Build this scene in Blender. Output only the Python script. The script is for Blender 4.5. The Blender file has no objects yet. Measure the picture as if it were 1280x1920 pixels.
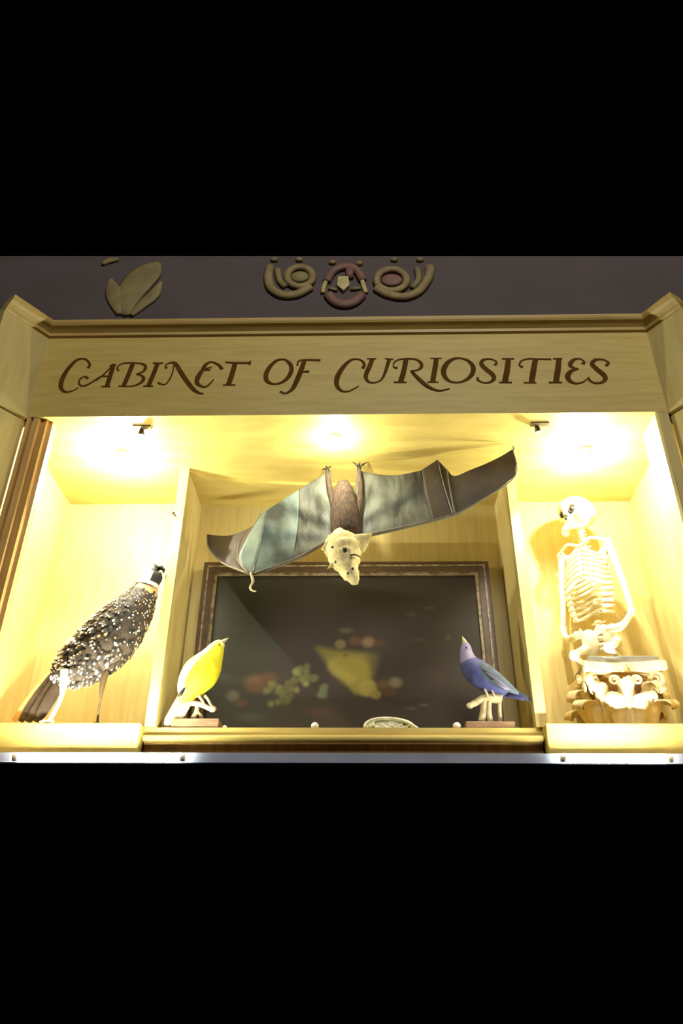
import bpy, math, random
from mathutils import Vector, Matrix, noise
random.seed(7)
sc = bpy.context.scene
C = sc.collection
ZO = 1.0                                   # the lens stands one metre above the floor

# ------------------------------------------------------------------ camera
FPX = 1451.5
PITCH, YAW, ROLL = 0.544138, -0.0272175, 0.0088837
CAM = Vector((0.0406, 0.0, ZO))
cp, sp, cy, sy = math.cos(PITCH), math.sin(PITCH), math.cos(YAW), math.sin(YAW)
FW = Vector((sy*cp, cy*cp, sp)); RI0 = Vector((cy, -sy, 0)); UP0 = RI0.cross(FW)
RI = RI0*math.cos(ROLL) + UP0*math.sin(ROLL); UP = UP0*math.cos(ROLL) - RI0*math.sin(ROLL)
cam = bpy.data.cameras.new('camera'); camo = bpy.data.objects.new('camera', cam); C.objects.link(camo)
cam.sensor_fit = 'HORIZONTAL'; cam.sensor_width = 36.0; cam.lens = 36.0*FPX/1280.0
cam.clip_start = 0.02
M = Matrix((RI, UP, -FW)).transposed().to_4x4(); M.translation = CAM
camo.matrix_world = M
sc.camera = camo

# ------------------------------------------------------------------ world, room light, exposure
w = bpy.data.worlds.new('world'); sc.world = w; w.use_nodes = True
w.node_tree.nodes['Background'].inputs[0].default_value = (0, 0, 0, 1)
w.node_tree.nodes['Background'].inputs[1].default_value = 0.0
sc.view_settings.view_transform = 'Standard'; sc.view_settings.look = 'None'
sc.view_settings.gamma = 1.0; sc.view_settings.exposure = 0.0; sc.view_settings.use_curve_mapping = False

def area_light(name, loc, target, sx, sy_, power, col):
    l = bpy.data.lights.new(name, 'AREA'); l.shape = 'RECTANGLE'; l.size = sx; l.size_y = sy_
    l.energy = power; l.color = col
    o = bpy.data.objects.new(name, l); C.objects.link(o); o.location = loc
    o.rotation_euler = (Vector(target)-Vector(loc)).to_track_quat('-Z', 'Y').to_euler()
    return o
area_light('room_ceiling_light', (0.5, -1.2, 3.9), (0, 1.8, 2.4), 1.6, 1.2, 70, (1.0, 0.99, 0.93))

def lamp_light(name, loc, power, target=None, angle=110, blend=0.5, rad=0.012, col=(0.98, 1.0, 0.84)):
    l = bpy.data.lights.new(name, 'SPOT' if target else 'POINT')
    l.energy = power; l.color = col; l.shadow_soft_size = rad
    o = bpy.data.objects.new(name, l); C.objects.link(o); o.location = loc
    if target:
        l.spot_size = math.radians(angle); l.spot_blend = blend
        o.rotation_euler = (Vector(target)-Vector(loc)).to_track_quat('-Z', 'Y').to_euler()
    return o

# ------------------------------------------------------------------ measures of the place
D, ZB, ZT = 1.7193, 1.3612+ZO, 1.6664+ZO          # header plane, bottom and top of the header
B, PF, ZC, NH, PH, ZS = 2.2019, 1.9885, 1.3680+ZO, 0.9358, 0.4898, 0.5589+ZO
def ray(u, v): return FW + RI*((u-640.0)/FPX) - UP*((v-960.0)/FPX)
def P(u, v, Y):                                    # the point of the place at depth Y seen in that direction
    d = ray(u, v); return CAM + d*(Y/d.y)
def PZ(u, v, Z):
    d = ray(u, v); return CAM + d*((Z-ZO)/d.z)
def mpp(u, v, Y): return (P(u+1, v, Y)-P(u, v, Y)).length

# ------------------------------------------------------------------ materials
def s2l(c):
    return tuple(((x/255.0)/12.92 if x/255.0 <= 0.04045 else ((x/255.0+0.055)/1.055)**2.4) for x in c)
def mat(name, rgb, rough=0.55, rgb2=None, scale=8.0, stretch=(1, 1, 1), bump=0.0, bscale=60, spec=0.35, metal=0.0, detail=4, lo=.35, hi=.7):
    m = bpy.data.materials.new(name); m.use_nodes = True; nt = m.node_tree
    b = nt.nodes['Principled BSDF']; b.inputs['Roughness'].default_value = rough
    b.inputs['Specular IOR Level'].default_value = spec; b.inputs['Metallic'].default_value = metal
    c1 = s2l(rgb)+(1,)
    tc = nt.nodes.new('ShaderNodeTexCoord'); mp = nt.nodes.new('ShaderNodeMapping')
    mp.inputs['Scale'].default_value = stretch; nt.links.new(tc.outputs['Object'], mp.inputs['Vector'])
    nz = nt.nodes.new('ShaderNodeTexNoise'); nz.inputs['Scale'].default_value = scale; nz.inputs['Detail'].default_value = detail
    nt.links.new(mp.outputs['Vector'], nz.inputs['Vector'])
    rp = nt.nodes.new('ShaderNodeValToRGB'); rp.color_ramp.elements[0].position = lo; rp.color_ramp.elements[1].position = hi
    rp.color_ramp.elements[0].color = c1
    rp.color_ramp.elements[1].color = (s2l(rgb2)+(1,)) if rgb2 else tuple(min(1, x*1.12) for x in c1[:3])+(1,)
    nt.links.new(nz.outputs['Fac'], rp.inputs['Fac']); nt.links.new(rp.outputs['Color'], b.inputs['Base Color'])
    if bump:
        n2 = nt.nodes.new('ShaderNodeTexNoise'); n2.inputs['Scale'].default_value = bscale; n2.inputs['Detail'].default_value = 3
        nt.links.new(mp.outputs['Vector'], n2.inputs['Vector'])
        bp = nt.nodes.new('ShaderNodeBump'); bp.inputs['Strength'].default_value = bump; bp.inputs['Distance'].default_value = 0.004
        nt.links.new(n2.outputs['Fac'], bp.inputs['Height']); nt.links.new(bp.outputs['Normal'], b.inputs['Normal'])
    return m
def vcol_mat(name, rough=0.6, bump=0.0):
    m = bpy.data.materials.new(name); m.use_nodes = True; nt = m.node_tree
    b = nt.nodes['Principled BSDF']; b.inputs['Roughness'].default_value = rough; b.inputs['Specular IOR Level'].default_value = .25
    a = nt.nodes.new('ShaderNodeVertexColor'); a.layer_name = 'Col'
    nt.links.new(a.outputs['Color'], b.inputs['Base Color'])
    return m
OAK = mat('pale_oak_horizontal', (192, 167, 91), .5, (178, 152, 76), 5, (1.5, 6, 16), .12, 40)
OAKV = mat('pale_oak_vertical', (192, 171, 108), .5, (178, 156, 93), 5, (14, 8, 1.2), .1, 40)
OAKB = mat('oak_brown_moulding', (206, 162, 92), .45, (182, 138, 72), 6, (10, 8, 1.0))
CROWN = mat('oak_crown', (188, 158, 90), .45, (172, 140, 74), 6, (1.2, 8, 10))
LETTER = mat('lettering_brown', (78, 50, 8), .8, (92, 60, 12), 30, spec=.1)
WALLM = mat('dark_plum_wall', (85, 73, 72), .85, (78, 68, 64), 6)
GILT = mat('dull_gilt', (146, 124, 78), .6, (120, 100, 66), 30, bump=.3)
GILTB = mat('bright_gilt', (190, 172, 116), .55, (164, 144, 88), 30)
GILTR = mat('reddish_gilt', (126, 88, 74), .6, (108, 78, 62), 30)
LEAFG = mat('olive_gilt', (138, 122, 72), .65, (112, 96, 62), 14, bump=.3)
FRAME = mat('dark_walnut_frame', (90, 68, 44), .5, (72, 54, 34), 9, (1, 1, 3))
GOLD = mat('worn_gold_slip', (156, 134, 96), .5, (108, 88, 58), 60, lo=.4, hi=.6)
CANVAS = vcol_mat('oil_paint', .7)
MEMB = mat('bat_grey_membrane', (126, 142, 130), .6, (66, 68, 58), 9, (1, 1, 1), .9, 22, lo=.34, hi=.66)
MEMI = mat('bat_inner_membrane', (104, 106, 92), .6, (58, 54, 44), 12, (2.2, 1, .7), .9, 24, lo=.34, hi=.66)
MEMD = mat('bat_brown_membrane', (72, 60, 44), .6, (54, 44, 32), 16, bump=.5, bscale=30)
BONEB = mat('bat_finger_bone', (112, 104, 84), .5, (96, 84, 66), 30)
FUR = mat('bat_brown_fur', (88, 68, 50), .9, (52, 40, 28), 60, (3, 3, .8), .8, 120)
FACE = mat('bat_cream_face', (226, 208, 150), .7, (190, 164, 104), 45, bump=.6, bscale=90)
DARK = mat('dark_horn_and_shade', (40, 34, 20), .4, (28, 24, 16), 40)
BLACKF = mat('blackish_feather', (50, 44, 32), .7, (34, 30, 22), 50, bump=.4, bscale=120)
BROWNF = mat('dark_brown_feather', (76, 60, 44), .7, (50, 40, 28), 60, bump=.4, bscale=120)
WHITEF_GLARE = mat('white_feather_and_glare', (236, 230, 206), .7, (222, 210, 180), 50)
PEACHF = mat('peach_feather', (222, 182, 116), .7, (206, 156, 92), 40)
LEGLIT = mat('lit_leg', (232, 220, 186), .6, (208, 190, 150), 50)
LEGD = mat('brown_leg', (84, 64, 36), .6, (66, 50, 28), 50)
YELF = mat('yellow_feather', (232, 220, 36), .7, (214, 194, 22), 40, bump=.3, bscale=90)
YELP = mat('pale_yellow_feather_and_light', (240, 236, 168), .7, (226, 216, 120), 40, bump=.3, bscale=90)
BLUEF = mat('blue_feather', (66, 68, 116), .65, (48, 50, 84), 40, bump=.3, bscale=90)
BLUEG = mat('grey_blue_feather', (84, 90, 98), .65, (58, 62, 74), 30, (1, 1, 1), .3, 90)
LILAC = mat('lilac_feather', (136, 122, 146), .65, (108, 94, 118), 40)
TWIG = mat('pale_twig', (206, 188, 148), .7, (168, 144, 104), 60, bump=.5)
BASEW = mat('reddish_wood_base', (148, 112, 82), .5, (122, 90, 62), 12, (2, 8, 8))
BONE = mat('ivory_bone', (240, 230, 196), .6, (226, 212, 168), 30)
SLATE = mat('grey_slate', (150, 146, 136), .6, (122, 118, 110), 20)
PLASTER = mat('cream_plaster', (226, 206, 158), .7, (204, 178, 126), 18, bump=.3, bscale=60)
PLASTERD = mat('tan_plaster_ground', (196, 154, 98), .8, (172, 130, 80), 20)
SHELL = mat('pale_shell', (242, 238, 210), .5, (214, 208, 168), 30, lo=.4, hi=.62, bump=.4, bscale=60)
BEAD = mat('white_bead', (238, 230, 212), .4, (224, 212, 190), 40)
COUNTER = mat('pale_counter_edge', (150, 152, 172), .4, (132, 136, 152), 6)
METAL = mat('aged_brass', (120, 106, 70), .4, (90, 78, 50), 40, metal=.6)
BULB = bpy.data.materials.new('lit_bulb'); BULB.use_nodes = True
_b = BULB.node_tree.nodes['Principled BSDF']; _b.inputs['Emission Color'].default_value = (1, .93, .72, 1); _b.inputs['Emission Strength'].default_value = 6

# ------------------------------------------------------------------ mesh helpers
ORG = {}
class MB:
    def __init__(s): s.v = []; s.f = []; s.m = []
    def add(s, vs, fs, mi=0):
        n = len(s.v); s.v += [Vector(x) for x in vs]
        for k, f in enumerate(fs):
            s.f.append([i+n for i in f]); s.m.append(mi[k] if isinstance(mi, (list, tuple)) else mi)
        return s
    def box(s, x0, x1, y0, y1, z0, z1, mi=0):
        vs = [(x, y, z) for x in (x0, x1) for y in (y0, y1) for z in (z0, z1)]
        return s.add(vs, [(0, 1, 3, 2), (4, 6, 7, 5), (0, 4, 5, 1), (2, 3, 7, 6), (0, 2, 6, 4), (1, 5, 7, 3)], mi)
    def prism(s, poly, y0, y1, mi=0):                 # polygon in x, z extruded in y
        n = len(poly); vs = [(a, y0, b) for a, b in poly]+[(a, y1, b) for a, b in poly]
        fs = [tuple(range(n)), tuple(range(2*n-1, n-1, -1))]+[(i, i+n, (i+1) % n+n, (i+1) % n) for i in range(n)]
        return s.add(vs, fs, mi)
    def plan(s, poly, z0, z1, mi=0):                  # polygon in x, y extruded in z
        n = len(poly); vs = [(a, b, z0) for a, b in poly]+[(a, b, z1) for a, b in poly]
        fs = [tuple(range(n-1, -1, -1)), tuple(range(n, 2*n))]+[(i, (i+1) % n, (i+1) % n+n, i+n) for i in range(n)]
        return s.add(vs, fs, mi)
    def loft(s, pts, rad, n=14, ref=(0, 1, 0), mi=0, cap=True):   # rad: r or (in plane, across)
        pts = [Vector(p) for p in pts]; ref = Vector(ref); N = len(pts); base = len(s.v)
        for i, p in enumerate(pts):
            T = (pts[min(i+1, N-1)]-pts[max(i-1, 0)]).normalized()
            n1 = T.cross(ref)
            if n1.length < 1e-4: n1 = T.cross(Vector((1, 0, 0)))
            n1.normalize(); n2 = n1.cross(T).normalized()
            r = rad[i] if isinstance(rad, (list, tuple)) else rad
            a, b = r if isinstance(r, (list, tuple)) else (r, r)
            for k in range(n):
                t = 2*math.pi*k/n; s.v.append(p+n1*(a*math.cos(t))+n2*(b*math.sin(t)))
        for i in range(N-1):
            for k in range(n):
                k2 = (k+1) % n
                s.f.append([base+i*n+k, base+i*n+k2, base+(i+1)*n+k2, base+(i+1)*n+k])
                s.m.append(mi(i/(N-1), k/n) if callable(mi) else mi)
        if cap:
            m0 = mi(0, 0) if callable(mi) else mi; m1 = mi(1, 0) if callable(mi) else mi
            s.f.append([base+k for k in range(n-1, -1, -1)]); s.m.append(m0)
            s.f.append([base+(N-1)*n+k for k in range(n)]); s.m.append(m1)
        return s
    def ball(s, c, r, nu=14, nv=9, mi=0, rot=None, fn=None):
        c = Vector(c); rx, ry, rz = r if isinstance(r, (list, tuple)) else (r, r, r); base = len(s.v)
        for j in range(nv+1):
            ph = math.pi*j/nv
            for i in range(nu):
                t = 2*math.pi*i/nu; d = Vector((math.sin(ph)*math.cos(t), math.sin(ph)*math.sin(t), math.cos(ph)))
                q = Vector((d.x*rx, d.y*ry, d.z*rz))
                if fn: q = fn(d, q)
                if rot: q = rot @ q
                s.v.append(c+q)
        for j in range(nv):
            for i in range(nu):
                i2 = (i+1) % nu
                s.f.append([base+j*nu+i, base+(j+1)*nu+i, base+(j+1)*nu+i2, base+j*nu+i2]); s.m.append(mi)
        return s
    def build(s, name, mats, parent=None, smooth=False, org=None):
        if not isinstance(mats, (list, tuple)): mats = [mats]
        o0 = Vector(org) if org is not None else (ORG[parent.name] if parent else Vector((0, 0, 0)))
        me = bpy.data.meshes.new(name); me.from_pydata([tuple(v-o0) for v in s.v], [], s.f)
        for m in mats: me.materials.append(m)
        for p, k in zip(me.polygons, s.m): p.material_index = k; p.use_smooth = smooth
        me.validate(); me.update()
        o = bpy.data.objects.new(name, me); C.objects.link(o); ORG[o.name] = o0
        if parent: o.parent = parent
        else: o.location = o0
        return o
def thing(name, label, cat, loc, group=None, kind=None):
    o = bpy.data.objects.new(name, None); C.objects.link(o); o.location = loc; ORG[o.name] = Vector(loc)
    o.empty_display_size = .05
    return tag(o, label, cat, group, kind)
def tag(o, label=None, cat=None, group=None, kind=None):
    if label: o['label'] = label
    if cat: o['category'] = cat
    if group: o['group'] = group
    if kind: o['kind'] = kind
    return o
def spline(pts, k=6):                                # Catmull-Rom through tuples of any length
    out = []; n = len(pts)
    for i in range(n-1):
        a, b, c, d = pts[max(i-1, 0)], pts[i], pts[i+1], pts[min(i+2, n-1)]
        for j in range(k):
            t = j/k
            out.append(tuple(.5*(2*q+(r-p)*t+(2*p-5*q+4*r-s_)*t*t+(3*q-p-3*r+s_)*t**3) for p, q, r, s_ in zip(a, b, c, d)))
    out.append(tuple(pts[-1])); return out
def subsurf(o, lv=1):
    m = o.modifiers.new('s', 'SUBSURF'); m.levels = lv; m.render_levels = lv
def bevel(o, wd=.003, seg=2):
    m = o.modifiers.new('b', 'BEVEL'); m.width = wd; m.segments = seg; m.limit_method = 'ANGLE'

# ------------------------------------------------------------------ the room: wall above the cabinet
wl = MB()
wl.plan([(-1.19, 1.7815), (1.14, 1.8195), (1.14, 1.90), (-1.19, 1.90)], 1.56+ZO, 2.1068+ZO)
tag(wl.build('wall_back', WALLM), 'dark plum wall above the cabinet', None, None, 'structure')

# ------------------------------------------------------------------ the cabinet
cab = thing('display_cabinet', 'pale oak built-in display cabinet with a carved title board above lit niches', 'cabinet', (0, 2.0, .44+ZO))
HW = .9
hb = MB().box(-HW, HW, D, D+.056, ZB, ZT+.02).build('header_board', OAK, cab)
WL = ((-.871, 1.691), (-1.01, 1.50)); WR = ((.887, 1.712), (.985, 1.566))
# splayed side wings, their upper and lower panels
def wing(a, b, sgn):
    dx, dy = b[0]-a[0], b[1]-a[1]; L = math.hypot(dx, dy); nx, ny = (-dy/L*sgn, dx/L*sgn)
    def quad(off, th):
        return [(a[0]+nx*off, a[1]+ny*off), (b[0]+nx*off, b[1]+ny*off), (b[0]+nx*(off+th), b[1]+ny*(off+th)), (a[0]+nx*(off+th), a[1]+ny*(off+th))]
    return quad
for side, wxy in (('left', (( -HW, D), (-.9875, D-.119))), ('right', ((HW, D), (.9665, D-.1)))):
    sg = 1 if side == 'left' else -1
    q = wing(wxy[0], wxy[1], -1 if side == 'left' else 1)
    m = MB().plan(q(0, .03), ZB-.004, ZT+.02); m.build('wing_panel', OAKV, cab)
    m = MB().plan(q(.008, .03), .403+ZO, ZB-.012); m.build('wing_panel', OAKV, cab)
# crown moulding: stepped profile swept along wing, header, wing
prof = [(0.0, 0.0), (.008, .003), (.010, .012), (.020, .020), (.030, .024), (.034, .030), (.036, .036), (.036, .041), (-.01, .041), (-.03, .02)]
def crown(path, normals):
    m = MB(); n = len(prof)
    for (x, y), (nx, ny) in zip(path, normals):
        m.v += [Vector((x+nx*o, y+ny*o, ZT-.004+h)) for o, h in prof]
    for i in range(len(path)-1):
        for k in range(n):
            m.f.append([i*n+k, i*n+(k+1) % n, (i+1)*n+(k+1) % n, (i+1)*n+k]); m.m.append(0)
    m.f.append(list(range(n))); m.m.append(0); m.f.append([(len(path)-1)*n+k for k in range(n-1, -1, -1)]); m.m.append(0)
    return m
def nrm(a, b): 
    dx, dy = b[0]-a[0], b[1]-a[1]; L = math.hypot(dx, dy); return (dy/L, -dx/L)
pth = [(-.9875, D-.119), (-HW, D), (HW, D), (.9665, D-.1)]
ns = [nrm(pth[i], pth[i+1]) for i in range(3)]
def mit(a, b):
    s = (a[0]+b[0], a[1]+b[1]); k = 2/(s[0]**2+s[1]**2); return (s[0]*k, s[1]*k)
crown(pth, [ns[0], mit(ns[0], ns[1]), mit(ns[1], ns[2]), ns[2]]).build('crown_moulding', CROWN, cab)
# niche shell
MB().box(-1.0, 1.0, D+.056, B+.03, ZC, ZC+.02).build('ceiling_board', OAK, cab)
MB().box(-1.0, 1.0, B, B+.02, ZS-.024, ZC).build('back_board', OAKV, cab)
MB().box(-NH-.02, -NH, D+.04, B, ZS-.024, ZC).build('side_board', OAKV, cab)
MB().box(NH, NH+.02, D+.04, B, ZS-.024, ZC).build('side_board', OAKV, cab)
# face frame stiles with stepped moulding
def stile(x0, x1, sg):
    W = x1-x0
    pr = [(0, D+.04), (0, D), (.16, D), (.18, D+.012), (.26, D+.012), (.28, D+.002), (.50, D+.004), (.56, D+.016), (.80, D+.012), (.84, D+.022), (1.0, D+.024), (1.0, D+.05)]
    poly = [(x0+W*t, y) for t, y in pr] if sg < 0 else [(x1-W*t, y) for t, y in pr][::-1]
    return MB().plan(poly, .403+ZO, ZB-.001)
stile(-.9, -.834, -1).build('stile', OAKB, cab)
MB().plan([(.864, D+.004), (.87, D), (.9, D), (.9, D+.11), (.864, D+.11)], .403+ZO, ZB-.001).build('stile', OAKV, cab)
# partitions
for a, b in ((-PH-.029, -PH), (PH, PH+.029)):
    MB().box(a, b, PF, B, ZS, ZC).build('partition', OAKV, cab)
# thin board added over the middle niche; its hollow edge stands for a shadow
arc = [(-PH+PH*2*i/24, PF+.004+.085*(1-((i-12)/12)**2)**.6) for i in range(25)]
MB().plan(arc+[(PH, B), (-PH, B)], ZC-.012, ZC).build('curved_shadow_board', OAK, cab)
# shelf and the front below it
MB().box(-NH, NH, 2.0, B, ZS-.024, ZS).build('shelf_board', OAK, cab)
for a, b in ((-NH, -PH-.03), (PH+.016, NH)):
    o = MB().box(a, b, 1.955, 1.9998, .473+ZO, ZS).build('shelf_front', OAK, cab); bevel(o, .004)
o = MB().box(-PH-.03, PH+.016, 1.978, 2.0, ZS-.040, ZS-.024).build('nosing', OAK, cab); bevel(o, .006, 3)
MB().box(-PH-.03, PH+.016, 2.012, 2.03, .477+ZO, ZS-.024).build('recessed_panel', OAKB, cab)
o = MB().box(-.95, .93, 1.885, 1.898, .4430+ZO, .466+ZO).build('counter_edge', COUNTER, cab); tag(o, 'pale bluish grey counter edge')
# small brass catch on the edge of the partition
c0 = P(333, 966, PF)
m = MB().loft([(-PH-.029+.003, PF-.0, c0.z), (-PH-.029+.003, PF-.012, c0.z)], .003, 8).ball((-PH-.029+.001, PF-.014, c0.z), .005, 8, 6)
m.build('catch', METAL, cab, True)

# lettering, each letter cut from pen strokes
LET = {}
A_ = (90, 650, 4.741); B_ = (340, 650, 4.267); C_ = (610, 650, 4.741); D_ = (860, 650, 4.267)
letters = [
 [A_, [[(355,192,28),(372,160,20),(345,120,18),(300,108,18),(250,125,28),(190,185,34),(140,260,40),(115,330,40),(120,375,32),(150,402,22),(190,402,14),(240,385,10),(270,362,8)]]],
 [A_, [[(355,285,26),(330,268,12),(290,285,12),(275,320,14),(295,348,16),(340,345,16),(400,312,14),(470,268,14),(545,264,12)], [(585,155,34),(560,240,38),(525,348,38)], [(580,160,10),(500,245,12),(430,300,12)], [(475,356,10),(555,356,10)], [(550,172,12),(605,160,14)]]],
 [A_, [[(628,215,20),(615,188,12),(650,156,14),(720,145,16),(800,148,16),(855,162,22),(866,192,28),(840,225,20),(785,245,12)], [(785,245,12),(838,262,22),(848,292,30),(820,325,22),(760,350,14),(690,355,12),(625,352,12)], [(755,150,38),(715,250,38),(672,350,38)]]],
 [A_, [[(975,148,38),(935,250,38),(892,350,38)], [(932,147,12),(1022,147,12)], [(848,353,12),(935,353,12)]]],
 [A_, [[(1055,195,24),(1045,170,12),(1080,146,16),(1130,150,32),(1180,228,40),(1230,303,40),(1290,378,36),(1340,412,24),(1382,420,14)], [(1120,160,10),(1100,250,12),(1045,335,12),(975,322,20)], [(1330,310,12),(1347,258,14),(1388,203,14),(1455,186,12)]]],
 [B_, [[(325,182,28),(298,148,20),(240,124,14),(195,145,26),(172,185,32)], [(172,187,18),(232,188,10)], [(165,192,30),(132,248,38),(126,290,32),(160,318,18),(205,318,12),(258,265,8)]]],
 [B_, [[(430,132,38),(405,220,40),(377,302,40)], [(332,308,12),(432,307,12)], [(350,125,14),(430,130,18),(540,132,20)], [(552,116,14),(544,147,14)]]],
 [B_, [[(830,105,16),(870,140,30),(880,190,34),(850,250,30),(800,288,20),(740,300,16),(690,280,30),(675,240,36),(695,180,34),(750,120,24),(800,103,16),(832,105,16)]]],
 [B_, [[(985,110,34),(945,220,40),(900,320,34),(870,355,24),(830,375,16),(788,360,20)], [(925,155,12),(940,116,14),(1000,108,18),(1112,110,20)], [(960,202,12),(1022,200,22)]]],
 [C_, [[(330,195,30),(345,160,26),(320,125,18),(270,112,16),(220,125,24),(160,180,36),(110,260,44),(98,320,42),(115,370,30),(155,398,18),(205,398,12),(255,375,10),(295,350,8)]]],
 [C_, [[(415,112,40),(390,180,40),(360,250,38),(366,296,28),(400,320,18),(450,318,14),(500,290,16),(530,230,26),(552,160,30),(567,112,34)], [(368,108,12),(452,108,12)], [(528,108,12),(602,114,12)]]],
 [C_, [[(640,190,26),(605,183,12),(612,140,12),(660,115,14),(740,108,16),(810,118,18),(850,150,28),(850,185,26),(815,210,16),(755,218,12)], [(715,115,42),(695,220,44),(667,314,44)], [(608,318,12),(720,318,12)], [(765,222,24),(830,290,34),(900,350,34),(970,385,22),(1030,392,16),(1102,375,10)]]],
 [C_, [[(985,108,42),(970,210,44),(951,314,44)], [(933,105,12),(1032,105,12)], [(902,317,12),(1003,317,12)]]],
 [D_, [[(20,94,14),(75,115,24),(114,165,36),(104,222,34),(60,265,24),(0,287,14),(-68,280,20),(-112,242,34),(-122,190,42),(-95,135,36),(-40,98,22),(22,94,14)]]],
 [D_, [[(287,150,22),(300,122,14),(250,100,14),(195,108,24),(180,140,34),(215,180,38),(265,220,38),(280,255,32),(250,285,20),(200,290,14),(155,270,18),(150,245,20)]]],
 [D_, [[(395,102,40),(385,190,44),(367,284,44)], [(343,98,12),(442,98,12)], [(322,288,12),(424,288,12)]]],
 [D_, [[(512,165,24),(485,150,14),(500,115,14),(560,98,16),(640,100,14),(738,102,18)], [(612,102,40),(596,190,44),(581,284,44)], [(518,290,12),(620,290,12)]]],
 [D_, [[(800,98,40),(790,190,44),(776,284,44)], [(752,97,12),(826,97,12)], [(718,288,12),(824,288,12)]]],
 [D_, [[(990,142,30),(1000,120,16),(965,98,14),(920,105,26),(890,140,36),(905,166,24),(958,180,14)], [(950,182,10),(900,195,28),(870,235,42),(886,275,34),(935,295,18),(990,285,12),(1030,255,8)]]],
 [D_, [[(1175,155,22),(1195,130,18),(1150,105,14),(1090,108,24),(1065,140,34),(1100,180,40),(1155,225,40),(1170,260,34),(1140,288,20),(1085,292,16),(1045,270,18),(1035,245,14)]]],
]
for li, ((ox, oy, k), strokes) in enumerate(letters):
    m = MB(); lay = 4*(li % 2)
    for st in strokes:
        pts = spline(st, 7) if len(st) > 2 else st
        q = [(P(ox+a/k, oy+b/k, D), (max(c_, 7)*1.02+1.5)/k*.00155) for a, b, c_ in pts]
        n = len(q); base = len(m.v); y0 = D-.0010-.00012*lay; lay += 1
        for i, (p, wd) in enumerate(q):
            a, b = q[max(i-1, 0)][0], q[min(i+1, n-1)][0]; t = Vector((b.x-a.x, 0, b.z-a.z)).normalized(); nn = Vector((-t.z, 0, t.x))*(wd/2)
            for s_ in (1, -1): m.v.append(Vector((p.x, y0, p.z))+nn*s_)
            for s_ in (1, -1): m.v.append(Vector((p.x, D+.001, p.z))+nn*s_)
        for i in range(n-1):
            a, b = base+4*i, base+4*i+4
            for f in ([a, a+1, b+1, b], [a, b, b+2, a+2], [a+1, a+3, b+3, b+1]): m.f.append(f); m.m.append(0)
        for e in (base, base+4*(n-1)): m.f.append([e, e+2, e+3, e+1]); m.m.append(0)
    m.build('letter', LETTER, hb)

# ------------------------------------------------------------------ niche lamps
def niche_lamp(x, y, zl, label, power):
    t = thing('niche_lamp', label, 'lamp', (x, y, ZC))
    MB().loft([(x, y, ZC), (x, y, ZC-.008)], [.02, .018], 16, (1, 0, 0)).build('lamp_base', BEAD, t, True)
    MB().loft([(x, y, ZC-.008), (x, y, ZC-.016), (x, y, zl+.02), (x, y, zl+.004), (x, y, zl-.004)], [.008, .009, .012, .009, .002], 12, (1, 0, 0)).build('bulb', BULB, t, True)
    l = lamp_light('bulb_light', Vector((x, y, zl-.014)), power, rad=.008); return l
niche_lamp(-.68, 1.905, 1.305+ZO, 'small bare bulb lamp under the ceiling of the left niche', 20)
niche_lamp(.72, 1.905, 1.305+ZO, 'small bare bulb lamp under the ceiling of the right niche', 17)
niche_lamp(-.03, 1.835, 1.325+ZO, 'small unseen bulb added to brighten the ceiling above the bat', 4.8)  # added bulb with no seen source; fills the middle ceiling and the bat
def clip_lamp(x, aim, label, power, ang):
    t = thing('clip_spotlight', label, 'lamp', (x, 1.768, ZB), 'clip spotlights under the header lip')
    MB().box(x-.022, x+.03, 1.760, 1.777, ZB-.004, ZB).build('bracket', METAL, t)
    p = Vector((x, 1.782, ZB-.012)); d = (Vector(aim)-p).normalized()
    MB().loft([p-d*.012, p-d*.006, p+d*.006], [.005, .008, .0095], 12, (1, 0, 0)).build('lamp_head', METAL, t, True)
    MB().loft([p+d*.0062, p+d*.0066], .008, 12, (1, 0, 0)).build('lens', BULB, t, True)
    lamp_light('spot_light', p+d*.009, power, aim, ang, .6, .006)
clip_lamp(-.588, (-.62, 1.99, .55+ZO), 'tiny brass clip spotlight under the lip above the speckled bird', 26, 100)
clip_lamp(.55, (.74, 2.0, .6+ZO), 'tiny brass clip spotlight under the lip above the skeleton', 24, 100)

# fluorescent tubes lying along the counter edge, shining up into the niches
TUBE = bpy.data.materials.new('lit_tube'); TUBE.use_nodes = True
_b = TUBE.node_tree.nodes['Principled BSDF']; _b.inputs['Emission Color'].default_value = (.95, 1, .86, 1); _b.inputs['Emission Strength'].default_value = 560
for u0, u1, lb in ((22, 345, 'lit white fluorescent tube along the counter edge below the speckled bird'), (1052, 1262, 'lit white fluorescent tube along the counter edge below the capital')):
    a, b = P(u0, 1433, 1.865), P(u1, 1433, 1.865); zt_ = .4495+ZO
    t = thing('fluorescent_tube', lb, 'tube light', ((a.x+b.x)/2, 1.865, zt_-.009), 'fluorescent tubes on the counter edge')
    MB().loft([(a.x+.012, 1.865, zt_), (b.x-.012, 1.865, zt_)], .008, 14).build('glass_tube', TUBE, t, True)
    for e in (a.x, b.x-.012): MB().loft([(e, 1.865, zt_), (e+.012, 1.865, zt_)], .0088, 14).build('end_cap', BEAD, t, True)

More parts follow.
